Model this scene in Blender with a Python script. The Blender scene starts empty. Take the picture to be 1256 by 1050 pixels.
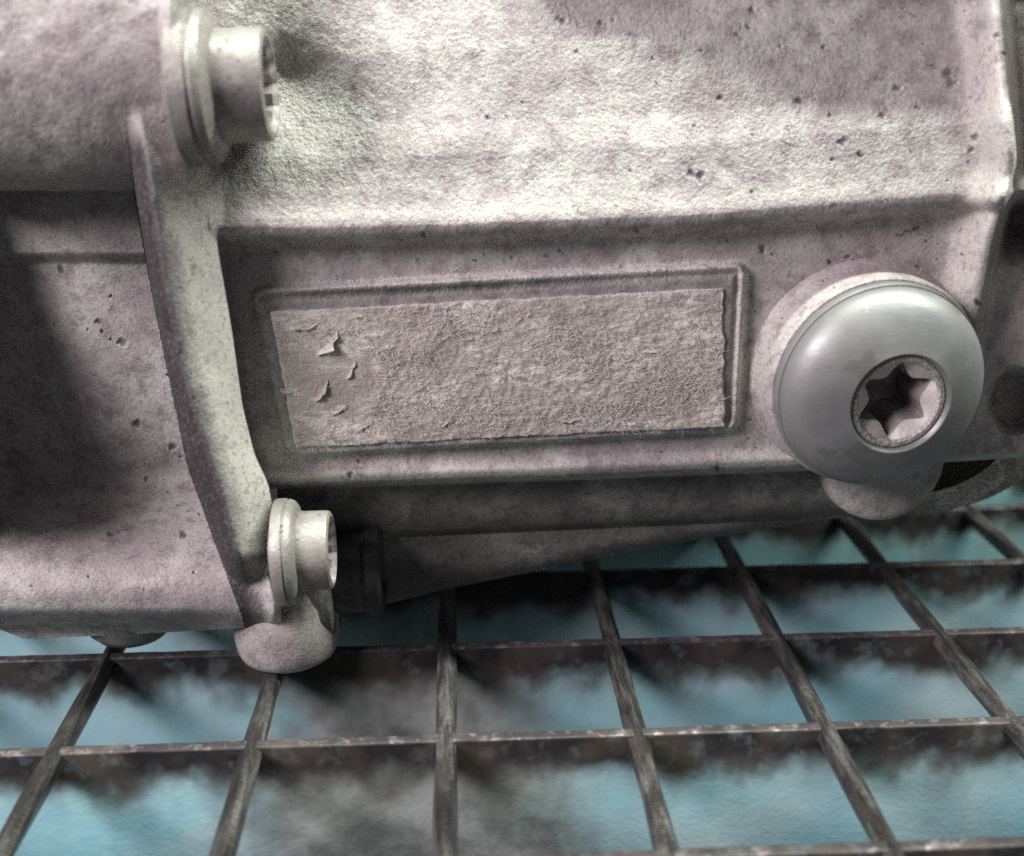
import bpy, math, random
import numpy as np
from mathutils import Vector, Matrix

random.seed(7)
RNG = np.random.RandomState(11)
MM = 0.001
SC = bpy.context.scene
COL = SC.collection

# ------------------------------------------------------------------ camera
# pixel geometry of the photograph (1256 x 1050), solved from the grating lines; millimetres, z = 0 on the grating
F, CX, CY = 1400.0, 628.0, 525.0
PITCH, YAW, ROLL, CAM_H = 0.3284, 0.0464, 0.0055, 123.95
RT0 = np.array([math.cos(YAW), -math.sin(YAW), 0.0])
FW = np.array([math.sin(YAW) * math.cos(PITCH), math.cos(YAW) * math.cos(PITCH), -math.sin(PITCH)])
DN0 = np.cross(FW, RT0)
RT = math.cos(ROLL) * RT0 + math.sin(ROLL) * DN0
DN = -math.sin(ROLL) * RT0 + math.cos(ROLL) * DN0
EYE = np.array([0.0, 0.0, CAM_H])
FACE_Y = 215.0                      # plane of the label panel, mm from the camera foot

cam_data = bpy.data.cameras.new('camera')
cam = bpy.data.objects.new('camera', cam_data)
COL.objects.link(cam)
M = Matrix.Identity(4)
for i in range(3):
    M[i][0], M[i][1], M[i][2] = RT[i], -DN[i], -FW[i]
    M[i][3] = EYE[i] * MM
cam.matrix_world = M
cam_data.sensor_fit = 'HORIZONTAL'
cam_data.sensor_width = 36.0
cam_data.lens = 36.0 * F / 1256.0
cam_data.clip_start, cam_data.clip_end = 0.005, 50.0
cam_data.dof.use_dof = True
cam_data.dof.focus_distance = 0.230
cam_data.dof.aperture_fstop = 10.0
SC.camera = cam
SC.cycles.use_denoising = False

# ------------------------------------------------------------------ light
world = bpy.data.worlds.new('World')
SC.world = world
world.use_nodes = True
bg = world.node_tree.nodes['Background']
bg.inputs['Color'].default_value = (0.92, 0.90, 1.0, 1)
bg.inputs['Strength'].default_value = 0.075


def lamp(name, loc, target, sx, sy, power, color, spread=180):
    d = bpy.data.lights.new(name, 'AREA')
    d.shape = 'RECTANGLE'
    d.size, d.size_y = sx, sy
    d.energy, d.color = power, color
    d.spread = math.radians(spread)
    o = bpy.data.objects.new(name, d)
    COL.objects.link(o)
    o.location = loc
    q = (Vector(target) - Vector(loc)).to_track_quat('-Z', 'Y')
    o.rotation_euler = q.to_euler()
    return o


key = lamp('ceiling_tube_lamp', (0.34, 0.180, 0.92), (0.0, 0.180, 0.05), 1.2, 0.045, 23.5, (0.955, 1.0, 0.885))
key.rotation_euler = (0.0, 0.33, 0.0)          # the tube runs along the bench, parallel to the face of the casting
lamp('bench_lamp', (-0.43, -0.06, 0.38), (0.02, 0.20, 0.05), 0.24, 0.24, 4.5, (1.0, 0.885, 0.925))
SC.view_settings.view_transform = 'Standard'
SC.view_settings.look = 'None'
SC.view_settings.exposure = 0.12
SC.view_settings.gamma = 1.0


# ------------------------------------------------------------------ helpers
def ray(px, py):
    px, py = np.asarray(px, float), np.asarray(py, float)
    a, b = (px - CX) / F, (py - CY) / F
    return FW + a[..., None] * RT + b[..., None] * DN


def at(px, py, d=0.0):
    """the point (mm) d millimetres in front of the panel plane that is seen at a photograph pixel"""
    r = ray(px, py)
    t = (FACE_Y - np.asarray(d, float)) / r[..., 1]
    return EYE + r * t[..., None]


def px_mm(px, py, d=0.0):
    return float(np.linalg.norm(at(px + 1, py, d) - at(px, py, d)))


def ground(px, py, z=0.0):
    r = ray(px, py)
    return EYE + r * ((z - CAM_H) / r[2])


def link(name, me, parent=None, mats=()):
    o = bpy.data.objects.new(name, me)
    COL.objects.link(o)
    for m in mats:
        if m.name not in [x.name for x in me.materials if x]:
            me.materials.append(m)
    if parent:
        o.parent = parent
    return o


def mesh(name, verts, faces, mat, parent=None, smooth=True, sharp=None):
    me = bpy.data.meshes.new(name)
    v = np.asarray(verts, float) * MM
    me.from_pydata([tuple(p) for p in v], [], [tuple(int(i) for i in f) for f in faces])
    me.update()
    if smooth:
        me.polygons.foreach_set('use_smooth', [True] * len(me.polygons))
        if sharp:
            me.set_sharp_from_angle(angle=math.radians(sharp))
    return link(name, me, parent, [mat])


def empty(name, loc=(0, 0, 0)):
    o = bpy.data.objects.new(name, None)
    o.empty_display_size = 0.01
    COL.objects.link(o)
    o.location = [c * MM for c in loc]
    return o


def sstep(a, b, t):
    u = np.clip((t - a) / (b - a), 0, 1)
    return u * u * (3 - 2 * u)


def smax(a, b, k):
    h = np.clip(0.5 + 0.5 * (a - b) / k, 0, 1)
    return b * (1 - h) + a * h + k * h * (1 - h)


def curve(xs, ys, sigma=0.0):
    lo, hi = xs[0], xs[-1]
    t = np.arange(lo - 3 * sigma - 2, hi + 3 * sigma + 2, 1.0)
    v = np.interp(t, xs, ys)
    if sigma:
        n = int(3 * sigma)
        k = np.exp(-0.5 * (np.arange(-n, n + 1) / sigma) ** 2)
        k /= k.sum()
        v = np.convolve(np.pad(v, n, mode='edge'), k, mode='valid')
    return lambda q: np.interp(q, t, v)


TABLE = RNG.rand(512, 512) * 2 - 1


def vnoise(x, y, s, ox=0.0):
    x = x / s + 37.3 + ox
    y = y / s + 11.7 + ox * 1.7
    i, j = np.floor(x).astype(int), np.floor(y).astype(int)
    u, v = x - i, y - j
    u, v = u * u * (3 - 2 * u), v * v * (3 - 2 * v)
    g = lambda a, b: TABLE[a % 512, b % 512]
    return (g(i, j) * (1 - u) + g(i + 1, j) * u) * (1 - v) + (g(i, j + 1) * (1 - u) + g(i + 1, j + 1) * u) * v


def fbm(x, y, s, n=3, ox=0.0):
    r, a = 0, 1.0
    for k in range(n):
        r = r + a * vnoise(x, y, s, ox + 19 * k)
        s, a = s * 0.5, a * 0.5
    return r


# ------------------------------------------------------------------ materials
class NT:
    def __init__(self, name):
        self.m = bpy.data.materials.new(name)
        self.m.use_nodes = True
        self.t = self.m.node_tree
        self.b = self.t.nodes['Principled BSDF']
        tc = self.t.nodes.new('ShaderNodeTexCoord')
        self.co = tc.outputs['Object']

    def n(self, kind, **kw):
        x = self.t.nodes.new(kind)
        for k, v in kw.items():
            setattr(x, k, v)
        return x

    def set(self, sock, v):
        if isinstance(v, bpy.types.NodeSocket):
            self.t.links.new(v, sock)
        else:
            sock.default_value = v

    def noise(self, scale, detail=4, rough=0.55, vec=None, dist=0.0):
        x = self.n('ShaderNodeTexNoise')
        self.set(x.inputs['Vector'], vec or self.co)
        x.inputs['Scale'].default_value = scale
        x.inputs['Detail'].default_value = detail
        x.inputs['Roughness'].default_value = rough
        x.inputs['Distortion'].default_value = dist
        return x.outputs['Fac']

    def voro(self, scale, feature='F1', vec=None):
        x = self.n('ShaderNodeTexVoronoi', feature=feature)
        self.set(x.inputs['Vector'], vec or self.co)
        x.inputs['Scale'].default_value = scale
        return x.outputs['Distance']

    def map(self, scale, rot=(0, 0, 0), loc=(0, 0, 0)):
        x = self.n('ShaderNodeMapping')
        self.set(x.inputs['Vector'], self.co)
        x.inputs['Scale'].default_value = scale
        x.inputs['Rotation'].default_value = rot
        x.inputs['Location'].default_value = loc
        return x.outputs['Vector']

    def ramp(self, f, lo, hi, a=0.0, b=1.0):
        x = self.n('ShaderNodeMapRange', interpolation_type='SMOOTHSTEP')
        self.set(x.inputs['Value'], f)
        for k, v in zip(('From Min', 'From Max', 'To Min', 'To Max'), (lo, hi, a, b)):
            self.set(x.inputs[k], v)
        return x.outputs['Result']

    def math(self, op, a, b=0.0):
        x = self.n('ShaderNodeMath', operation=op)
        self.set(x.inputs[0], a)
        self.set(x.inputs[1], b)
        return x.outputs[0]

    def mix(self, f, a, b):
        x = self.n('ShaderNodeMix', data_type='RGBA')
        self.set(x.inputs[0], f)
        for s, v in ((x.inputs[6], a), (x.inputs[7], b)):
            self.set(s, (*v, 1) if isinstance(v, tuple) else v)
        return x.outputs[2]

    def attr(self, name):
        return self.n('ShaderNodeAttribute', attribute_name=name).outputs['Fac']

    def bump(self, h, dist, strength=1.0, normal=None):
        x = self.n('ShaderNodeBump')
        self.set(x.inputs['Height'], h)
        self.set(x.inputs['Strength'], strength)
        x.inputs['Distance'].default_value = dist
        if normal:
            self.set(x.inputs['Normal'], normal)
        return x.outputs['Normal']

    def sep(self):
        x = self.n('ShaderNodeSeparateXYZ')
        self.set(x.inputs[0], self.co)
        return x.outputs

    def out(self, color, rough=0.6, metal=0.0, normal=None, spec=0.5):
        self.set(self.b.inputs['Base Color'], (*color, 1) if isinstance(color, tuple) else color)
        self.set(self.b.inputs['Roughness'], rough)
        self.set(self.b.inputs['Metallic'], metal)
        self.b.inputs['Specular IOR Level'].default_value = spec
        if normal:
            self.set(self.b.inputs['Normal'], normal)
        return self.m


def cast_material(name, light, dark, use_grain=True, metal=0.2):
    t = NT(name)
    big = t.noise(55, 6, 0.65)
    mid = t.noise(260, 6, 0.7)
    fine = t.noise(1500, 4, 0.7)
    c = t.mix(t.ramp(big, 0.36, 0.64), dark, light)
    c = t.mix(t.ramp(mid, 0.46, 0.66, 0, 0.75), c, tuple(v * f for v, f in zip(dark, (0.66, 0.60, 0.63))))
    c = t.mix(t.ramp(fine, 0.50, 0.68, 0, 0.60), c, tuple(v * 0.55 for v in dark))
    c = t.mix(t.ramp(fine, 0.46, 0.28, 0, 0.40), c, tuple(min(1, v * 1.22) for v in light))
    # oxide specks, pits and chalky dust
    keep = t.ramp(t.noise(38, 3), 0.44, 0.60)
    speck = t.math('MULTIPLY', t.ramp(t.noise(210, 6, 0.75), 0.645, 0.68), keep)
    sp2 = t.math('MULTIPLY', t.ramp(t.noise(620, 3, 0.7), 0.675, 0.71), t.ramp(t.noise(90, 2), 0.40, 0.58))
    speck = t.math('MAXIMUM', speck, sp2)
    c = t.mix(t.math('MULTIPLY', speck, 0.8), c, (0.075, 0.065, 0.07))
    pale = t.math('MULTIPLY', t.ramp(t.noise(120, 6, 0.75), 0.60, 0.70), 0.6)
    c = t.mix(pale, c, tuple(min(1, v * 1.25) for v in light))
    if use_grain:
        g = t.attr('grain')
        w = t.attr('dark_tone')
        c = t.mix(t.math('MULTIPLY', t.attr('lit_tint'), t.ramp(t.noise(820, 4, 0.7), 0.36, 0.52)), c, (0.70, 0.685, 0.64))
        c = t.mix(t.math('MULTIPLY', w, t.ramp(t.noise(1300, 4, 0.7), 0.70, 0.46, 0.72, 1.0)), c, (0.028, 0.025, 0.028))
    else:
        g = 0.4
    h = t.math('ADD', t.noise(1300, 3, 0.62), t.math('MULTIPLY', t.noise(2800, 3, 0.6), 0.45))
    nrm = t.bump(h, 0.00046, g)
    nrm = t.bump(t.math('SUBTRACT', 0.0, speck), 0.00035, 0.9, nrm)
    ro = t.ramp(mid, 0.3, 0.7, 0.75, 0.5)
    return t.out(c, ro, metal, nrm, 0.3)


M_CAST = cast_material('cast_aluminium', (0.58, 0.575, 0.545), (0.41, 0.375, 0.38))
M_CAST_ROUND = cast_material('cast_aluminium_boss', (0.56, 0.545, 0.515), (0.44, 0.40, 0.40), False)
M_DARKCAST = cast_material('shaded_cast_aluminium', (0.30, 0.30, 0.285), (0.15, 0.145, 0.14), False, 0.2)  # darker cast copy, the shade under the case put into its colour


def steel_material(name, light, dark, rough, metal):
    t = NT(name)
    a = t.noise(180, 5, 0.65)
    c = t.mix(t.ramp(a, 0.35, 0.68), light, dark)
    s = t.math('MULTIPLY', t.ramp(t.voro(420), 0.12, 0.22, 1, 0), t.ramp(t.noise(160, 2), 0.5, 0.58))
    c = t.mix(t.math('MULTIPLY', s, 0.6), c, (0.08, 0.07, 0.07))
    n = t.bump(t.noise(1300, 4, 0.6), 0.0004, 0.35)
    return t.out(c, t.ramp(a, 0.3, 0.7, rough, rough + 0.2), metal, n, 0.4)


M_BOLT = steel_material('dull_zinc_bolt', (0.39, 0.38, 0.35), (0.25, 0.225, 0.225), 0.42, 0.35)
M_STUD = steel_material('dark_steel', (0.10, 0.095, 0.10), (0.05, 0.05, 0.05), 0.4, 0.4)


def plug_material():
    t = NT('grey_coated_plug')
    a = t.noise(70, 4, 0.6)
    c = t.mix(t.ramp(a, 0.4, 0.65), (0.275, 0.28, 0.28), (0.22, 0.225, 0.228))
    s = t.math('MULTIPLY', t.ramp(t.math('ADD', t.voro(95), t.math('MULTIPLY', t.noise(500, 2), 0.2)), 0.14, 0.2, 1, 0), t.ramp(t.noise(52, 1), 0.54, 0.58))
    c = t.mix(t.math('MULTIPLY', s, 0.5), c, (0.16, 0.15, 0.15))
    c = t.mix(t.ramp(t.noise(88, 3, 0.55), 0.60, 0.66, 0, 0.5), c, (0.15, 0.145, 0.14))
    c = t.mix(t.ramp(t.noise(420, 5, 0.7), 0.66, 0.72, 0, 0.6), c, (0.42, 0.41, 0.39))
    scr = t.noise(1.0, 2, 0.5, t.map((200, 1600, 1600), (0.2, 0.5, 0.1)))
    n = t.bump(scr, 0.0003, 0.10)
    return t.out(c, t.ramp(t.noise(240, 5, 0.7), 0.3, 0.7, 0.42, 0.54), 0.35, n, 0.5)


M_PLUG = plug_material()


def socket_material():
    t = NT('bare_rough_socket')
    a = t.noise(1500, 4, 0.7)
    c = t.mix(t.ramp(a, 0.35, 0.62), (0.68, 0.66, 0.62), (0.34, 0.32, 0.30))
    return t.out(c, 0.5, 0.3, t.bump(a, 0.0005, 0.8), 0.4)


M_SOCKET_RIM = socket_material()
M_MOUTH = steel_material('bright_socket_mouth', (0.78, 0.76, 0.73), (0.66, 0.62, 0.61), 0.45, 0.2)  # bare metal, light on its facets painted in as a paler colour
M_SOCKET = steel_material('socket_wall', (0.48, 0.44, 0.44), (0.32, 0.28, 0.285), 0.45, 0.3)


def paper_material(name, fib=False):
    t = NT(name)
    a = t.noise(140, 5, 0.65)
    st = t.noise(1.0, 5, 0.65, t.map((260, 900, 900), (0, 0.06, 0)))
    c = t.mix(t.ramp(a, 0.35, 0.66), (0.48, 0.435, 0.39), (0.64, 0.595, 0.54))
    c = t.mix(t.ramp(st, 0.54, 0.72, 0, 0.55), c, (0.30, 0.26, 0.25))
    c = t.mix(t.math('MULTIPLY', t.ramp(t.noise(1.0, 3, 0.6, t.map((60, 100, 100))), 0.45, 0.58), t.ramp(t.noise(1.0, 4, 0.7, t.map((430, 900, 900), (0, 0.2, 0)), 0.8), 0.44, 0.56)), c, (0.86, 0.83, 0.78))
    c = t.mix(t.ramp(t.noise(700, 3, 0.6), 0.62, 0.74, 0, 0.7), c, (0.68, 0.64, 0.58))
    c = t.mix(t.attr('pale_edge'), c, (0.82, 0.79, 0.74))
    h = t.math('ADD', t.noise(1.0, 5, 0.7, t.map((500, 1500, 1500), (0, 0.2, 0)), 1.0), t.math('MULTIPLY', t.noise(1800, 4, 0.7), 0.6))
    return t.out(c, 0.9, 0.0, t.bump(h, 0.0006, 0.7), 0.2)


M_PAPER = paper_material('torn_paper')
t_ = NT('paper_fibre')
M_FIBRE = t_.out(t_.mix(t_.noise(300, 2), (0.70, 0.66, 0.61), (0.86, 0.83, 0.78)), 0.9, 0.0, None, 0.2)


def bar_material():
    t = NT('turquoise_painted_bar')
    x, y, z = t.sep()
    streak = t.noise(1.0, 3, 0.5, t.map((95, 40, 75)))
    blot = t.noise(48, 4, 0.6)
    blot2 = t.noise(190, 4, 0.65)
    paint = t.mix(t.ramp(blot, 0.3, 0.7), (0.24, 0.50, 0.57), (0.32, 0.55, 0.61))
    pale = t.mix(t.ramp(t.noise(34, 3, 0.55), 0.42, 0.70, 0.0, 0.55), paint, (0.50, 0.57, 0.58))
    # grime under the worn top edge, running down unevenly
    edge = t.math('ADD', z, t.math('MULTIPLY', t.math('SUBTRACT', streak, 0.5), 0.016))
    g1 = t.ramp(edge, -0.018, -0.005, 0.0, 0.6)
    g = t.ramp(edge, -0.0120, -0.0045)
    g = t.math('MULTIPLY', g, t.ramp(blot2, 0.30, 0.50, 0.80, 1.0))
    # grey patch over the middle of the grating
    dx = t.math('DIVIDE', t.math('ADD', x, 0.012), 0.034)
    dy = t.math('DIVIDE', t.math('ADD', y, -0.185), 0.075)
    rr = t.math('ADD', t.math('MULTIPLY', dx, dx), t.math('MULTIPLY', dy, dy))
    rr = t.math('ADD', rr, t.math('MULTIPLY', t.math('SUBTRACT', blot, 0.5), 2.0))
    grey_patch = t.ramp(rr, 0.35, 1.5, 0.95, 0.0)
    c = t.mix(grey_patch, pale, t.mix(t.ramp(t.noise(60, 4, 0.6), 0.35, 0.65), (0.12, 0.125, 0.118), (0.32, 0.335, 0.325)))
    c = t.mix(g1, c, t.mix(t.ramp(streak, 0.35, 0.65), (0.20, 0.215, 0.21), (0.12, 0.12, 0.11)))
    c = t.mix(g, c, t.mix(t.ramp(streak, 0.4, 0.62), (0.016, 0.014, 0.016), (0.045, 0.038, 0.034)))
    top = t.ramp(z, -0.0005, -0.0001)
    top = t.math('MULTIPLY', top, t.ramp(t.noise(330, 4, 0.65), 0.50, 0.74, 0.08, 0.8))
    c = t.mix(top, c, (0.34, 0.30, 0.31))
    n = t.bump(t.math('ADD', blot2, t.math('MULTIPLY', t.noise(900, 3), 0.4)), 0.0005, 0.25)
    return t.out(c, t.ramp(blot2, 0.3, 0.7, 0.35, 0.6), t.math('MULTIPLY', top, 0.6), n, 0.25)


M_BAR = bar_material()


def rod_material():
    t = NT('worn_twisted_rod')
    x, y, z = t.sep()
    a = t.noise(1.0, 5, 0.7, t.map((520, 90, 520)))
    b = t.noise(1.0, 3, 0.6, t.map((150, 42, 150)))
    c = t.mix(t.ramp(a, 0.35, 0.65), (0.10, 0.095, 0.092), (0.27, 0.26, 0.25))
    c = t.mix(t.ramp(b, 0.36, 0.62, 0.0, 0.8), c, (0.045, 0.042, 0.042))
    n = t.bump(t.noise(900, 4, 0.65), 0.0006, 0.5)
    return t.out(c, t.ramp(a, 0.3, 0.7, 0.28, 0.42), 0.7, n, 0.5)


M_ROD = rod_material()
t_ = NT('oily_concrete')
M_FLOOR = t_.out(t_.mix(t_.noise(30, 5, 0.6), (0.05, 0.055, 0.055), (0.10, 0.11, 0.11)), 0.7)

# ------------------------------------------------------------------ the setting
mesh('floor', [(-1500, -1200, -420), (1500, -1200, -420), (1500, 1800, -420), (-1500, 1800, -420)], [(0, 1, 2, 3)], M_FLOOR, smooth=False)['kind'] = 'structure'

# ------------------------------------------------------------------ grating
PITCH_BAR, PITCH_ROD = 34.3, 36.2
grating = empty('steel_grating', (0, 200, 0))
grating['label'] = 'turquoise painted steel grating with grimy flat bars and twisted cross rods under the gearbox'
grating['category'] = 'grating'


def put(o, root):
    """parent keeping the world position of a mesh built in scene millimetres"""
    o.parent = root
    o.matrix_parent_inverse = Matrix.Translation(-root.location)
    return o


def bar_mesh():
    # slightly rounded flat bar, 3.4 mm thick and 32 mm deep, with hammered top edge
    prof = [(-1.35, -32), (-1.35, -0.5), (-1.15, -0.12), (-0.7, 0), (0.7, 0), (1.15, -0.12), (1.35, -0.5), (1.35, -32)]
    n = 130
    V, Fc = [], []
    for i in range(n + 1):
        X = -300 + 600 * i / n
        for k, (py, pz) in enumerate(prof):
            top = pz > -1
            V.append((X, py + random.uniform(-.05, .05) * top, pz + random.uniform(-.12, .02) * top))
    m = len(prof)
    for i in range(n):
        for k in range(m):
            a, b = i * m + k, i * m + (k + 1) % m
            Fc.append((a, b, b + m, a + m))
    return V, Fc


for k in range(-6, 5):
    V, Fc = bar_mesh()
    yb = 253.1 - PITCH_BAR * k
    V = [(x, y + yb, z) for x, y, z in V]
    put(mesh('bearing_bar', V, Fc, M_BAR, None, True, 50), grating)


def rod_mesh(x0, phase, y0, y1):
    V, Fc = [], []
    n = 150
    for i in range(n + 1):
        y = y0 + (y1 - y0) * i / n
        tw = phase + y / 62.0 * math.pi / 2
        for k in range(12):
            a = k * math.pi / 6
            # square section with softened corners
            s = 1.0 / max(abs(math.cos(a)), abs(math.sin(a)))
            r = 1.85 * min(s, 1.27)
            V.append((x0 + r * math.cos(a + tw), y, -1.75 + r * math.sin(a + tw)))
    for i in range(n):
        for k in range(12):
            a, b = i * 12 + k, i * 12 + (k + 1) % 12
            Fc.append((a, a + 12, b + 12, b))
    Fc.append(tuple(range(12)))
    Fc.append(tuple(reversed([n * 12 + k for k in range(12)])))
    return V, Fc


for k in range(-6, 8):
    V, Fc = rod_mesh(-4.2 + PITCH_ROD * k, 0.7 * k, 112, 468)
    put(mesh('cross_rod', V, Fc, M_ROD, None, True, 30), grating)

# ------------------------------------------------------------------ gearbox: the cast front as a relief
gearbox = empty('gearbox', (0, 235, 0))
gearbox['label'] = 'dusty cast aluminium gearbox with torn paper label and large domed plug'
gearbox['category'] = 'gearbox'

c_under = curve([200, 270, 400, 600, 840, 1090, 1190, 1300], [308, 304, 306, 300, 291, 271, 262, 256], 12)
c_profile = curve([-400, -1, 3, 7, 12, 18, 26, 36, 47, 62, 80, 112, 152, 190, 240, 300, 520],
                  [0, 0, 0.7, 2.7, 4.6, 5.6, 6.0, 5.6, 4.9, 4.1, 3.2, 2.0, -0.7, -2.3, -4.2, -7.5, -19], 2.0)
c_rib = curve([-300, 0, 100, 200, 250, 300, 380, 430], [1222, 1222, 1232, 1240, 1226, 1212, 1196, 1185], 8)
c_riba = curve([-300, 40, 240, 300, 380, 425, 460], [6.5, 9.0, 10.0, 8.0, 5.0, 1.5, 0.0], 8)
c_over = curve([500, 640, 700, 1100, 1170, 1215, 1500], [0, 1.6, 5.0, 11.0, 11.0, 4.0, 4.0], 10)
c_xe = curve([-300, 0, 100, 215, 300, 400, 500, 560, 590, 615, 640, 700, 745, 800],
             [238, 238, 243, 258, 266, 283, 297, 312, 327, 334, 334, 337, 345, 346], 8)
c_xc = curve([60, 105, 130, 200, 330, 450, 550, 690, 760, 820], [160, 163, 170, 184, 202, 226, 256, 296, 312, 318], 8)
c_xo = curve([60, 105, 150, 250, 350, 450, 570, 690, 760, 820], [152, 153, 156, 168, 186, 206, 231, 274, 300, 310], 8)
c_xs = curve([-300, -60, 20, 100, 170, 215, 240], [219, 219, 217, 222, 237, 254, 262], 6)
c_wall = curve([-300, 200, 260, 400, 540, 600, 680, 900], [-10, -10, -9, 3, 22, 19, -4, -8], 18)
c_low = curve([-200, -100, 0, 30, 200, 300, 345, 360], [745, 752, 772, 784, 776, 770, 768, 764], 3)
c_lip = curve([300, 350, 450, 700, 980, 1100, 1160, 1256, 1420], [600, 600, 598, 590, 579, 572, 567, 561, 548], 5)
PAD = [(304, 351), (920, 318), (908, 533), (351, 564)]


def sd_poly(x, y, pts, r):
    """signed distance inside a convex quad whose corners are rounded by r (positive inside)"""
    d = []
    n = len(pts)
    for i in range(n):
        (ax, ay), (bx, by) = pts[i], pts[(i + 1) % n]
        L = math.hypot(bx - ax, by - ay)
        d.append(((x - ax) * -(by - ay) + (y - ay) * (bx - ax)) / L)
    q = [r - e for e in d]
    o = np.zeros_like(x)
    inner = np.full_like(x, -1e9)
    for i in range(n):
        a, b = np.maximum(q[i], 0), np.maximum(q[(i + 1) % n], 0)
        o = np.maximum(o, np.hypot(a, b))
        inner = np.maximum(inner, q[i])
    return r - np.where(o > 0, o, inner), d


# blow holes and knocks in the casting: pixel x, pixel y, radius in pixels
PITS = [(1163, 92, 8), (1167, 102, 6), (1100, 108, 6), (980, 125, 6), (918, 34, 4), (922, 12, 4), (685, 24, 5), (690, 27, 4), (737, 28, 4), (598, 145, 4), (1033, 174, 7),
        (848, 214, 7), (858, 217, 5), (1196, 168, 6), (1222, 44, 5), (1191, 184, 4), (1018, 322, 4), (1126, 330, 4), (780, 283, 5), (520, 288, 4), (1082, 142, 5), (1125, 132, 4),
        (957, 57, 3), (1010, 58, 3), (883, 120, 5), (1055, 190, 4), (1200, 372, 5), (935, 305, 4), (1040, 315, 4), (120, 395, 5), (150, 420, 6), (168, 520, 5), (225, 655, 5),
        (75, 330, 4), (135, 655, 4), (212, 548, 5), (430, 582, 4), (880, 575, 4), (920, 515, 3), (985, 560, 3), (1172, 510, 4)]
_r = np.random.RandomState(5)
for _x0, _x1, _y0, _y1, _n in ((640, 1240, 5, 240, 26), (920, 1190, 295, 340, 8), (100, 250, 330, 720, 16), (320, 900, 292, 322, 7), (0, 200, 60, 220, 8)):
    PITS += [(_r.uniform(_x0, _x1), _r.uniform(_y0, _y1), 1.6 + 1.6 * _r.rand() ** 3) for _ in range(_n)]


def pits(x, y):
    z = np.zeros_like(x)
    for px, py, r in PITS:
        mx = (np.abs(x - px) < 3 * r) & (np.abs(y - py) < 3 * r)
        if mx.any():
            dx, dy = x[mx] - px, y[mx] - py
            a = np.arctan2(dy, dx)
            rr = np.hypot(dx * (1 + 0.3 * math.sin(px)), dy * (1 + 0.3 * math.cos(py))) / (0.85 * r * (1 + 0.18 * np.sin(2 * a + px) + 0.14 * np.sin(3 * a + py) + 0.3 * vnoise(dx + px * 3, dy + py * 3, 2.5)))
            z[mx] = np.maximum(z[mx], np.exp(-rr ** 4)) - 0.25 * np.exp(-((rr - 1.35) / 0.3) ** 2)
    return z


def depth_main(x, y):
    yu = c_under(x)
    t = yu - y
    fade = 1 - sstep(1165, 1215, x)
    body = c_profile(t)
    ledge_cut = 3.0 * np.exp(-((t - 40) / 26.0) ** 2) * (1 - fade)
    D = body - ledge_cut
    # clearance scooped out round the upper bolt
    D = D - 4.6 * np.exp(-(((x - 350) / 62.0) ** 2 + ((y - 100) / 62.0) ** 2)) - 1.2 * np.exp(-(((x - 420) / 60) ** 2 + ((y - 150) / 70) ** 2))
    D = D + 0.9 * np.exp(-(((x - 545) / 90.0) ** 2 + ((y - 165) / 28.0) ** 2))
    # unseen overhang above the frame, added to cast the upper right shadow
    D = D + c_over(x) * sstep(-44, -58, y)
    # rib on the right
    u = x - c_rib(y)
    a = c_riba(y)
    rib = np.where(u < 0, np.exp(-(u / 29.0) ** 2), 1.0)
    drop = sstep(4, 22, u)
    low = sstep(270, 330, y)
    right = (-15.0 * (1 - low) - 1.5 * low)
    cross = 17.0 * np.exp(-((y - 238 + 0.25 * u) / 17.0) ** 2) * (u > 0)
    base_r = np.where(u > 0, right + cross * sstep(0, 14, u), 0)
    D = D + a * rib * (1 - drop) + drop * base_r
    # fillet round the plug boss and the hole at the far right
    rr = np.hypot(x - 1243, (y - 492) * 0.8)
    D = D - 9.0 * sstep(36, 22, rr)
    D = np.maximum(D, 36.0 * sstep(1282, 1306, x) - 26.0) if x.max() > 1282 else D  # unseen wall past the right edge, added to block the tube lamp
    # label pad
    s, e = sd_poly(x, y, PAD, 20)
    pad = 2.4 * sstep(0, 7, s)
    topright = np.maximum(np.exp(-((e[0] - 16) / 4.5) ** 2), np.exp(-((e[1] - 14) / 3.5) ** 2))
    D = D + pad - 0.6 * topright * sstep(8, 12, s)
    # lower lip: slightly proud bead, then rolling back under
    v = c_lip(x) - y
    D = D + 1.5 * np.exp(-((v - 16) / 10.0) ** 2) * (1 - sstep(1150, 1180, x))
    D = D - 9.0 * sstep(9, -1, v) ** 2
    return D, t, s, u


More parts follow.
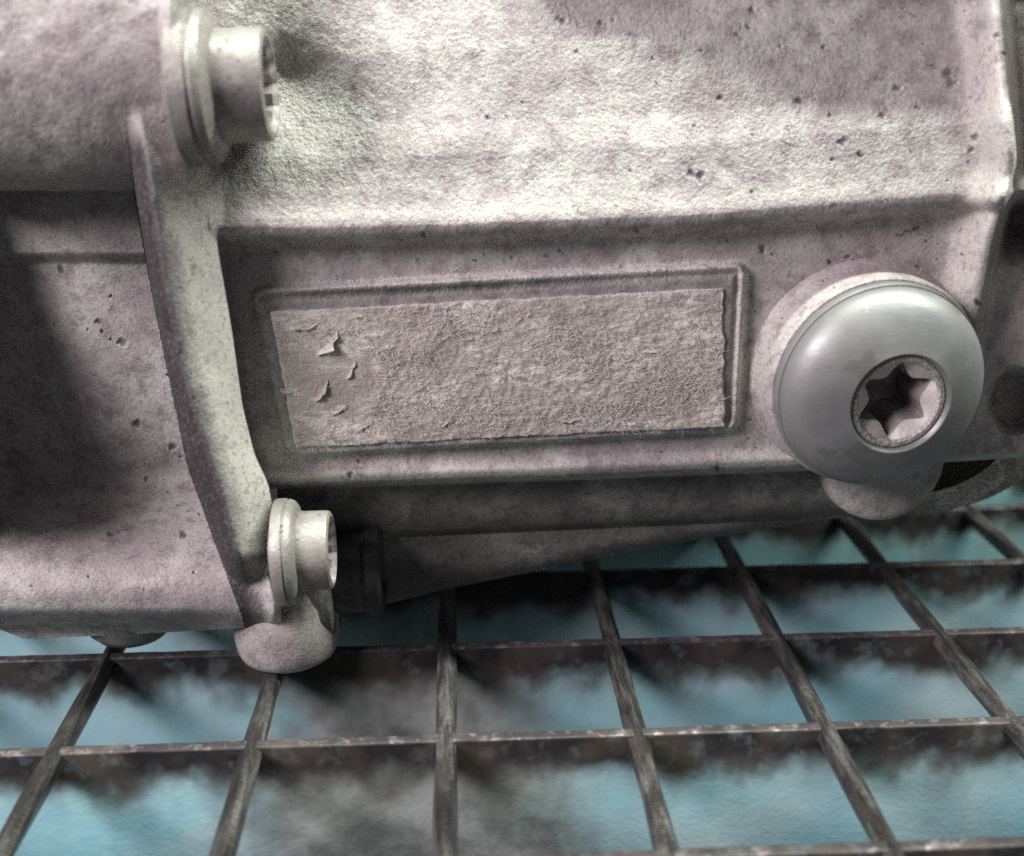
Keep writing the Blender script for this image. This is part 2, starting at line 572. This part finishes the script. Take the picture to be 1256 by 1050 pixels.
def depth_cover(x, y):
    xc, xo, xe = c_xc(y), c_xo(y), c_xe(y)
    # pocket with a step and a lower round boss
    pocket = -15 - 4.0 * sstep(309, 324, y) - 5.0 * sstep(140, -10, x)
    wall = (c_wall(y) + 33) * sstep(-35, -80, x)  # unseen wall past the left edge, shaped to shade the pocket
    q = (y - 700) / 78.0
    lower = -30 + 40 * sstep(510, 735, y)
    lower = lower - (11 - 6 * sstep(230, 290, x)) * sstep(742, 778, y) ** 1.5
    P = smax(pocket, lower, 3.0)
    P = np.maximum(P, wall - 33)
    # upper round boss
    k = np.clip(1 - (np.where(y < 66, (y - 66) / 260.0, (y - 66) / 168.0)) ** 2, 0, 1)
    boss = -5 + 20.5 * np.sqrt(k)
    boss = np.where(y < 234, boss, -30)
    lip = 1.4 * np.exp(-((x - (c_xs(y) - 9)) / 8.0) ** 2)
    boss = (boss + lip) - 26 * sstep(-1.5, 6, x - c_xs(y))
    # flange blade
    w = np.clip((x - xc) / np.maximum(xe - xc, 1), 0, 1.2)
    fl = 12.0 + 5.5 * sstep(95, 230, y) - 11.5 * w ** 1.25
    left = np.clip((xc - x) / np.maximum(xc - xo, 1), 0, 1)
    fl = fl - (1.0 + 6.0 * sstep(110, 220, y)) * left ** 2
    fl = np.where((x >= xo) & (y > 60), fl, -40)
    fl = np.where(y < 105, fl - (105 - y) * 0.3, fl)
    fl = fl - 13 * sstep(675, 745, y)
    P = P + 1.8 * np.exp(-((x - (xe - 9)) / 8.0) ** 2) * sstep(600, 690, y) * sstep(776, 755, y)
    D = smax(boss, fl, 1.6)
    D = np.where(y > 640, smax(D, P, 2.5), np.maximum(D, P))
    return D, fl, boss, P


def depth(x, y):
    m, t, s, u = depth_main(x, y)
    c, fl, boss, P = depth_cover(x, y)
    xe = c_xe(y)
    over = x - xe - 1e-6
    blend = sstep(0, 7, over) * sstep(278, 308, y)
    upper = sstep(330, 285, y)
    # above the ledge the flange runs into the body with a fillet, below it stops with a clean wall
    cc = np.where(over > 0, c - 20 * blend - over * 0.16, c)
    body = np.where((over > -45) | (y < 300), m, -60)
    f = smax(cc, m, 1.2 + 3.0 * sstep(305, 270, y))
    D = np.where(over > 0, f, np.where((y < 305) & ((x > c_xs(y) - 2) | (over > -8)), smax(c, m, 1.2 + 3.0 * sstep(305, 270, y)), c))
    return D, t, s, u, fl, boss, P


def relief(x, y):
    D, t, s, u, fl, boss, P = depth(x, y)
    xe = c_xe(y)
    main = x > xe
    # coarse skin of the sand casting, as real relief
    grain = np.where(main, np.where(t > 0, 0.85, 0.30), 0.45)
    grain = np.where(main & (t > 8) & (t < 75), 0.7, grain)
    grain = grain + 0.5 * np.exp(-(((x - 370) / 110.0) ** 2 + ((y - 130) / 90.0) ** 2))
    grain = np.where(main & (s > -4) & (s < 24), 0.75, grain)
    grain = np.where(main & (s >= 24), 0.2, grain)
    shade = sstep(640, 1150, x - (y - 60) * 3.2) * (t > 130)
    grain = grain * (1 - 0.55 * shade)
    flz = (~main) & (x > c_xo(y)) & (x < c_xc(y) + 22) & (y > 110)
    grain = np.where(flz, 0.6, grain)
    xr, yr = x * 0.8 + y * 0.6, -x * 0.6 + y * 0.8
    nz = 0.5 + 0.5 * vnoise(x, y, 46, 4.0)
    lit_tint = np.where(main, np.exp(-((s - 5) / 7.0) ** 2) * sstep(310, 480, x) * (0.75 + 0.35 * nz) * ((y < 375) | (x > 890)), 0)  # pale tint painted where light catches pad rim, lip, rib, ledge and flange
    v = c_lip(x) - y
    lit_tint = np.maximum(lit_tint, np.where(main, np.exp(-((v - 17) / 8.0) ** 2) * nz * sstep(760, 620, x) * 0.8, 0))
    lit_tint = np.maximum(lit_tint, np.where(main, np.exp(-((u + 14) / 24.0) ** 2) * sstep(20, 60, y) * sstep(420, 330, y) * 0.8, 0))
    lit_tint = np.maximum(lit_tint, np.where(main, sstep(24, 34, t) * sstep(66, 44, t) * 0.55 * (0.4 + 0.6 * nz), 0))
    lit_tint = np.maximum(lit_tint, np.where(main, 0, sstep(14, 30, x - c_xc(y)) * sstep(150, 230, y) * 0.75))
    D = D + grain * (0.05 * vnoise(xr * 0.75, yr, 7.0) + 0.03 * vnoise(x, y, 4.0, 5.0)) + 0.22 * fbm(x, y, 60, 2, 3.0) + 0.10 * vnoise(x, y, 19, 9)
    dark_tone = np.clip(sstep(22, -10, x - c_xc(y)) * (x > c_xo(y) - 2) * sstep(135, 190, y) * (~main), 0, 1) * 0.95  # darker tone on flange left edge, pad groove, pad face and pits
    pz = main & (s > 8) & (s < 26) & (y < 372)
    dark_tone = np.where(pz, 0.85 * np.exp(-((s - 17) / 6.0) ** 2) * sstep(0.9, 0.1, np.abs(x - 560) / 420), dark_tone)
    dark_tone = np.maximum(dark_tone, np.where(main, 0.34 * sstep(11, 17, s), 0))
    pt = pits(x, y)
    D = D - 0.35 * pt
    dark_tone = np.maximum(dark_tone, np.clip(pt, 0, 1) * np.where(t > 60, 0.62, 0.75))
    lit_tint = lit_tint * (1 - np.clip(pt, 0, 1))
    return D, grain, dark_tone, lit_tint, t, s, u, fl, boss, P


def build_relief(X, Y, classify, names):
    D, grain, dark_tone, lit_tint, t, s, u, fl, boss, P = relief(X, Y)
    pos = at(X, Y, D) * MM
    nr, nc = X.shape
    gu = np.gradient(pos, axis=1)
    gv = np.gradient(pos, axis=0)
    N = np.cross(gv, gu)
    N /= np.linalg.norm(N, axis=2, keepdims=True) + 1e-20
    flip = (N * (pos - EYE * MM)).sum(2) > 0
    if flip.mean() > 0.5:
        N = -N
    idx = np.arange(nr * nc).reshape(nr, nc)
    quads = np.stack([idx[:-1, :-1], idx[1:, :-1], idx[1:, 1:], idx[:-1, 1:]], axis=-1).reshape(-1, 4)
    cls = classify(X, Y, t, s, u, fl, boss, P)[:-1, :-1].reshape(-1)
    pos, N = pos.reshape(-1, 3), N.reshape(-1, 3)
    off = np.array([0, 235 * MM, 0])
    for ci, nm in enumerate(names):
        q = quads[cls == ci]
        if not len(q):
            continue
        used, inv = np.unique(q, return_inverse=True)
        q = inv.reshape(-1, 4)
        me = bpy.data.meshes.new(nm)
        me.vertices.add(len(used))
        me.vertices.foreach_set('co', (pos[used] - off).ravel())
        me.loops.add(q.size)
        me.loops.foreach_set('vertex_index', q.ravel().astype(np.int32))
        me.polygons.add(len(q))
        me.polygons.foreach_set('loop_start', np.arange(0, q.size, 4, dtype=np.int32))
        me.polygons.foreach_set('use_smooth', np.ones(len(q), bool))
        me.update()
        me.validate()
        me.normals_split_custom_set_from_vertices(N[used].tolist())
        for an, arr in (('grain', grain), ('dark_tone', dark_tone), ('lit_tint', lit_tint)):
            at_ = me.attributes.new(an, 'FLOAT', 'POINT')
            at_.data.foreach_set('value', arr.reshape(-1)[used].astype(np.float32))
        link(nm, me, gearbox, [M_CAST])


# right-hand grid: body, ledge, rib, pad
RES = 1.9
rows = np.linspace(-230, 1, int(231 / 4.0))
ny = int(760 / RES)
nx = int(1120 / RES)
uu = np.linspace(0, 1, nx)
vv = np.linspace(0, 1, ny)
U, Vv = np.meshgrid(uu, vv)
Xr = 300 + U * 1110
Yr = -170 + Vv * (c_lip(Xr) + 170)
for _ in range(3):
    Xr = c_xe(Yr) + U * (1410 - c_xe(Yr))
    Yr = -170 + Vv * (c_lip(Xr) + 170)


def cls_main(X, Y, t, s, u, fl, boss, P):
    c = np.zeros(X.shape, int)
    c[(t > 3) & (t < 78) & (X < 1185)] = 1
    c[(u > -30) & (Y < 400)] = 2
    c[s > -3] = 3
    return c


build_relief(Xr, Yr, cls_main, ['gear_case', 'ledge', 'side_rib', 'label_pad'])

# left-hand grid: cover with bolt bosses, pocket and flange
nyl, nxl = int(950 / 1.5), int(420 / 1.15)
U, Vv = np.meshgrid(np.linspace(0, 1, nxl), np.linspace(0, 1, nyl))
Xl = -110 + U * 420
Yl = -170 + Vv * (c_low(Xl) + 170)
for _ in range(3):
    Xl = -110 + U * (c_xe(Yl) + 110)
    Yl = -170 + Vv * (c_low(Xl) + 170)


def cls_cover(X, Y, t, s, u, fl, boss, P):
    c = np.zeros(X.shape, int)
    fz = (Y > 112) & (X > c_xo(Y))
    c[(Y < 235) & ~fz] = 1
    c[fz] = 2
    c[(Y > 640) & ~fz] = 3
    return c


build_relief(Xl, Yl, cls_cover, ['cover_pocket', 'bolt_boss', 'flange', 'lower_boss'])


# ------------------------------------------------------------------ turned parts
def frame(axis, up=(0, 0, 1)):
    a = np.asarray(axis, float)
    a /= np.linalg.norm(a)
    e1 = np.cross(np.asarray(up, float), a)
    if np.linalg.norm(e1) < 1e-6:
        e1 = np.array([1.0, 0, 0])
    e1 /= np.linalg.norm(e1)
    return a, e1, np.cross(a, e1)


def lathe(name, org, axis, prof, mat, parent, seg=96, sharp=35, rfun=None, cap=False, root=gearbox):
    a, e1, e2 = frame(axis)
    V, Fc = [], []
    for k, (h, r) in enumerate(prof):
        for i in range(seg):
            th = 2 * math.pi * i / seg
            rr = rfun(k, th, r) if rfun else r
            V.append(org + a * h + rr * (math.cos(th) * e1 + math.sin(th) * e2))
    for k in range(len(prof) - 1):
        for i in range(seg):
            p, q = k * seg + i, k * seg + (i + 1) % seg
            Fc.append((p, q, q + seg, p + seg))
    if cap:
        Fc.append(tuple((len(prof) - 1) * seg + i for i in range(seg)))
    V = np.array(V) - np.array([0, 235.0, 0])
    o = mesh(name, V, Fc, mat, None, True, sharp)
    o.parent = parent
    return o


def part_empty(name, parent):
    o = bpy.data.objects.new(name, None)
    o.empty_display_size = 0.005
    COL.objects.link(o)
    o.parent = parent
    return o


def bolt(cx, cy, d, R, Rw, L, Lw, axis):
    """flanged bolt with a splined socket; (cx, cy) is the middle of its outer face in the photograph"""
    a = np.asarray(axis, float)
    a /= np.linalg.norm(a)
    face = at(cx, cy, d)
    org = face - a * L
    body = lathe('flange_bolt', org, a, [(-1.0, R * 0.8), (Lw, R * 1.02), (Lw + 0.9, R * 1.0), (L - 1.0, R * 0.99), (L - 0.35, R * 0.97), (L, R * 0.90), (L, R * 0.84)], M_BOLT, gearbox)
    lathe('washer', org, a, [(0, Rw * 0.6), (0, Rw * 0.985), (0.25, Rw), (Lw * 0.48, Rw), (Lw * 0.52, Rw * 0.965), (Lw * 0.58, Rw * 0.965), (Lw * 0.64, Rw * 0.985), (Lw * 0.85, Rw * 0.95), (Lw, R * 1.16), (Lw + .3, R * 1.02)], M_BOLT, body)

    def star(k, th, r):
        if k == 0:
            return r
        p = (th * 12 / (2 * math.pi)) % 1.0
        tooth = 1 - abs(2 * p - 1)
        return r * (1 - 0.15 * tooth)
    lathe('spline_socket', org, a, [(L, R * 0.84), (L - 0.9, R * 0.80), (L - 7.5, R * 0.78), (L - 8, R * 0.3)], M_SOCKET, body, 144, 25, star, True)
    return body


k1 = px_mm(300, 100, 8)
AX = (1.0, 0.0, 0.03)
bolt(332, 104, 7.5, 69 * k1, 96 * k1, 15.2, 6.6, AX)
k2 = px_mm(400, 675, 8)
bolt(408, 674, 9, 49 * k2, 66 * k2, 10.6, 4.2, AX)

# lock plug: seat ring, dome, socket
p0, p1 = at(1063, 461, 2.0), at(1106, 497, 17.5)
axp = p1 - p0
axp /= np.linalg.norm(axp)
org = p0 - axp * 2.0
lathe('plug_seat', org, axp, [(-5, 23.4), (0.4, 22.3), (1.4, 21.75), (5.9, 21.3), (6.5, 20.9), (6.6, 20.0)], M_CAST_ROUND, gearbox, 128, 40)
dome = [(6.2, 20.0), (6.75, 20.6), (7.9, 20.65), (8.4, 20.4), (8.5, 20.05), (8.7, 20.1)]
for i in range(1, 15):
    a = i / 14 * math.radians(50)
    dome.append((8.7 + 9.0 * math.sin(a) / math.sin(math.radians(50)) * 0.93, 20.1 - (1 - math.cos(a)) / (1 - math.cos(math.radians(50))) * 9.9))
hx = dome[-1][0]
dome += [(hx + 0.12, 9.9), (hx - 0.1, 9.6), (hx - 0.9, 9.15)]
plug = lathe('filler_plug', org, axp, dome, M_PLUG, gearbox, 128, 40)
lathe('socket_rim', org, axp, [(hx - 0.9, 9.15), (hx - 0.55, 8.8), (hx - 0.6, 8.1), (hx - 1.2, 7.7)], M_SOCKET_RIM, plug, 128, 40)


def lobe(k, th, r):
    if k == 0:
        return r
    c = abs(math.cos(3 * (th + 0.03)))
    return r * (1.0 - 0.33 * c) if k < 4 else r


lathe('socket_mouth', org, axp, [(hx - 1.2, 7.7), (hx - 2.5, 7.6)], M_MOUTH, plug, 144, 28, lobe)
lathe('torx_socket', org, axp, [(hx - 2.5, 7.6), (hx - 2.5, 7.6), (hx - 6, 7.3), (hx - 13.0, 7.2), (hx - 13.4, 2.0)], M_SOCKET, plug, 144, 28, lambda k, th, r: lobe(1, th, r) if k < 4 else r, True)

# round boss below the plug and the ribbed sleeve behind it
k3 = px_mm(1087, 572, -4)
lathe('plug_boss', at(1087, 572, -4) - np.array([0, -31.0, 0]), (0, -1, 0.0), [(-20, 76 * k3), (27, 76 * k3), (29.5, 74 * k3), (30.6, 70 * k3), (31, 60 * k3), (31, 1)], M_CAST_ROUND, gearbox, 96, 50, None, True)
k4 = px_mm(1140, 490, -18)
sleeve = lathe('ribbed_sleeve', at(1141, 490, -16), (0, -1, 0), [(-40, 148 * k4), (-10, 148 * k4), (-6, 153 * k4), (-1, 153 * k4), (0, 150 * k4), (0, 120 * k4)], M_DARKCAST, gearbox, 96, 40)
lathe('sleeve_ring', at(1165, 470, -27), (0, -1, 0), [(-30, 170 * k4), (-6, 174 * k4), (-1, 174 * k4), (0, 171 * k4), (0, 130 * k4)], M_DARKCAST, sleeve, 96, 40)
lathe('stud_end', at(415, 702, -7), (1, 0, 0.03), [(-8, 50 * k3), (5.5, 50 * k3), (6.5, 55 * k3), (9.0, 55 * k3), (9.6, 52 * k3), (9.6, 30 * k3), (8.6, 28 * k3), (8.6, 1)], M_STUD, gearbox, 64, 40, None, True)
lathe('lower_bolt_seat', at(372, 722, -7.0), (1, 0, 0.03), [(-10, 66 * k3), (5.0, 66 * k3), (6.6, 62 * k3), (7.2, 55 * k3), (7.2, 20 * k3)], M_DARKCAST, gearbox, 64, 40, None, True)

# foot that stands on the grating
g0 = ground(343, 836, 1.0)
lathe('foot', np.array([g0[0], g0[1] + 13.5, -0.6]), (0, 0, 1), [(0, 0.5), (0.05, 6.0), (0.5, 8.6), (1.5, 10.0), (3.0, 10.7), (5.5, 11.0), (9.0, 11.0), (14.0, 10.6), (17.0, 9.0), (20, 7.0), (21, 5.8), (21.4, 3.0)], M_CAST_ROUND, gearbox, 64, 60, None, True)
# small drain boss under the cover
d0 = at(140, 772, 2)
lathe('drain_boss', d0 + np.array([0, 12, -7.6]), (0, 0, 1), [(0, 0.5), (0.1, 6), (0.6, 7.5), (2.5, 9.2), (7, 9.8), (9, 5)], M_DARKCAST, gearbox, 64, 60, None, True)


# lower case: band under the lip, and the sump whose keel sits on the bars
def strip(name, xs, tops, bots, d_top, d_bot, back, mat, n=60, rows=10, roll=3.0):
    V, Fc = [], []
    ux = np.linspace(xs[0], xs[-1], n)
    ct, cb = np.interp(ux, xs, tops), np.interp(ux, xs, bots)
    grid = []
    for i in range(n):
        col = []
        for j in range(rows + 1):
            f = j / rows
            d = d_top + (d_bot - d_top) * f - roll * max(0, (f - 0.7) / 0.3) ** 2
            y = ct[i] + (cb[i] - ct[i]) * f
            col.append(at(ux[i], y, d + 0.25 * vnoise(np.array(ux[i]), np.array(y), 30.0)))
        last = col[-1]
        col.append(last + np.array([0, back * 0.3, 0.6]))
        col.append(last + np.array([0, back, 2.0]))
        grid.append(col)
    m = rows + 3
    V = [p - np.array([0, 235.0, 0]) for c in grid for p in c]
    for i in range(n - 1):
        for j in range(m - 1):
            a = i * m + j
            Fc.append((a, a + 1, a + m + 1, a + m))
    return mesh(name, V, Fc, mat, gearbox, True, 60)


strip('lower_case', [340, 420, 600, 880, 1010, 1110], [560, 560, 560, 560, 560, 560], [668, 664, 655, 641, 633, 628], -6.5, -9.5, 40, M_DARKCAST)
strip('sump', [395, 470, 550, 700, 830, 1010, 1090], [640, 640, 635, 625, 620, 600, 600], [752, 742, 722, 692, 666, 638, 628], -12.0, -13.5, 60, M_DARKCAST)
# top and rear walls of the case, outside the picture
bk = [at(-110, -170, -20), at(1410, -170, -20)]
zt = 150.0
V = [(-125, 235, zt - 8), (150, 235, zt - 8), (150, 330, zt - 8), (-125, 330, zt - 8), (-125, 330, 30), (150, 330, 30)]
V = [(x, y - 235, z) for x, y, z in V]
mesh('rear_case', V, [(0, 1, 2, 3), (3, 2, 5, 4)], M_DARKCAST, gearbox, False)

# ------------------------------------------------------------------ torn paper label
LQ = [(331, 382), (888, 353), (889, 524), (363, 550)]


def label_xy(u, v):
    (ax, ay), (bx, by), (cx, cy), (dx, dy) = LQ
    return ((ax * (1 - u) + bx * u) * (1 - v) + (dx * (1 - u) + cx * u) * v,
            (ay * (1 - u) + by * u) * (1 - v) + (dy * (1 - u) + cy * u) * v)


def tear(x, y):
    """0 on the smooth left strip where only the backing is left, 1 where the paper is shredded"""
    edge = 420 + 30 * np.sin(y / 33.0) - (y - 460) * 0.25 + 18 * vnoise(x, y, 22)
    return sstep(-14, 26, x - edge)


nu, nv = 330, 110
U, Vv = np.meshgrid(np.linspace(0, 1, nu), np.linspace(0, 1, nv))
LX, LY = label_xy(U, Vv)
jag = 1.6 * vnoise(LX, LY, 9) * (np.minimum(np.minimum(U * 40, (1 - U) * 40), np.minimum(Vv * 14, (1 - Vv) * 14)) < 1)
LX, LY = LX + jag, LY + jag * 0.6
tr = tear(LX, LY)
LD = 2.4 + 0.5 + tr * (0.16 + 0.15 * fbm(LX * 0.45, LY, 9, 3, 2) + 0.10 * vnoise(LX, LY, 4, 8) + 0.18 * fbm(LX, LY, 40, 2, 4)) + (1 - tr) * 0.06 * fbm(LX * 0.3, LY, 12, 2)
edge = np.minimum(np.minimum(U * nu, (1 - U) * (nu)), np.minimum(Vv * nv, (1 - Vv) * nv))
LD = np.where(edge < 0.6, 2.1, LD)
pos = at(LX, LY, LD + 0.22 * fbm(LX, LY, 60, 2, 3.0) * 0) - np.array([0, 235.0, 0])
idx = np.arange(nu * nv).reshape(nv, nu)
quads = np.stack([idx[:-1, :-1], idx[1:, :-1], idx[1:, 1:], idx[:-1, 1:]], axis=-1).reshape(-1, 4)
ed = np.clip(1 - np.minimum(Vv * nv / 3.0, np.minimum(U * nu / 4.0, (1 - U) * nu / 3.0)), 0, 1)  # torn edge is pale, with the lit line on it painted in
label = mesh('paper_label', pos.reshape(-1, 3), quads, M_PAPER, gearbox, True, 60)
la = label.data.attributes.new('pale_edge', 'FLOAT', 'POINT')
la.data.foreach_set('value', ed.reshape(-1).astype(np.float32))
label['label'] = 'torn paper sticker with its printed face ripped off, leaving fuzzy fibres'

# loose fibres standing out of the torn paper
FV, FF = [], []


def fibre(px, py, length, rad, ang, lift):
    p = at(px, py, 3.1)
    dirx = np.array([math.cos(ang), 0, math.sin(ang)])
    bend = random.uniform(-1.6, 1.6)
    n = 5
    base = len(FV)
    q = p.copy()
    for i in range(n + 1):
        f = i / n
        a2 = ang + bend * f
        out = lift * math.sin(math.pi * min(1, f * 0.85))
        q = q + np.array([math.cos(a2), 0, math.sin(a2)]) * (length / n) * (i > 0)
        r = rad * (1 - 0.6 * f)
        for k in range(3):
            th = 2 * math.pi * k / 3
            FV.append(q + np.array([math.cos(th) * r * -math.sin(a2), -out - r * math.sin(th) - 0.1, math.cos(th) * r * math.cos(a2)]) - np.array([0, 235.0, 0]))
    for i in range(n):
        for k in range(3):
            a, b = base + i * 3 + k, base + i * 3 + (k + 1) % 3
            FF.append((a, b, b + 3, a + 3))


clus = [(470, 480, 50, 26), (520, 500, 60, 25), (690, 425, 50, 22), (730, 440, 50, 28), (800, 480, 45, 30), (780, 500, 50, 22), (410, 410, 30, 22),
        (600, 515, 70, 20), (560, 400, 60, 18), (850, 430, 40, 40), (500, 440, 60, 20), (840, 470, 45, 25), (720, 510, 60, 18), (380, 400, 40, 16)]
for i in range(5200):
    if random.random() < 0.72:
        c = random.choice(clus)
        x, y = random.gauss(c[0], c[2] * 0.6), random.gauss(c[1], c[3] * 0.6)
    else:
        u, v = random.random(), random.random()
        x, y = label_xy(u, v)
    lo, hi = np.interp(x, [331, 888], [385, 357]), np.interp(x, [363, 889], [546, 521])
    if not (342 + (y - 382) * 0.19 < x < 882 and lo < y < hi):
        continue
    if float(tear(np.array(x), np.array(y))) < 0.35 and random.random() < 0.85:
        continue
    fibre(x, y, random.choice((0.6, 0.9, 1.4, 2.4)), random.uniform(0.03, 0.075), random.gauss(0, 0.7) + random.choice((0, math.pi)), random.uniform(0.05, 0.5))
for i in range(40):      # a few that hang over the lower edge
    x = random.uniform(380, 880)
    fibre(x, np.interp(x, [363, 889], [549, 523]) - 2, random.uniform(1, 2.4), 0.035, -math.pi / 2 + random.gauss(0, 0.5), 0.4)
fo = mesh('torn_fibres', FV, FF, M_FIBRE, label, True)
fo['kind'] = 'stuff'

# curled flaps of paper along the tear on the left
def flap(px, py, lx, wx, ang, lift, seed):
    V, Q = [], []
    n, m = 16, 9
    ca, sa = math.cos(ang), math.sin(ang)
    for i in range(n):
        for j in range(m):
            u, v = i / (n - 1), j / (m - 1)
            w = math.sin(math.pi * min(1, 0.2 + 0.85 * u)) * (0.75 + 0.35 * float(vnoise(np.array(u * 6.0), np.array(0.0), 1.0, seed)))
            a = lx * (u - 0.5) + 1.8 * float(vnoise(np.array(u * 5.0), np.array(v * 3.0), 1.0, seed + 3))
            b = wx * v * w
            V.append(at(px + a * ca + b * sa, py + a * sa - b * ca, 2.85 + lift * v ** 1.5 * w) - np.array([0, 235.0, 0]))
    for i in range(n - 1):
        for j in range(m - 1):
            a = i * m + j
            Q.append((a, a + 1, a + m + 1, a + m))
    mesh('paper_flap', V, Q, M_PAPER, label, True)


for k, f in enumerate(((401, 418, 40, -17, -0.80, 1.9), (376, 398, 46, -7, -0.12, 0.8), (394, 476, 34, -9, -0.95, 1.2), (430, 452, 26, -8, -1.0, 1.0),
                       (416, 500, 24, -8, -0.5, 0.9), (445, 520, 30, -7, -0.3, 0.8), (352, 478, 16, -6, 0.2, 0.6),
                       (705, 512, 34, -6, -0.2, 0.7), (548, 515, 26, -7, -0.6, 0.8), (470, 425, 24, -6, -0.4, 0.7), (800, 430, 26, -6, 0.1, 0.7))):
    flap(*f, 2.0 * k)
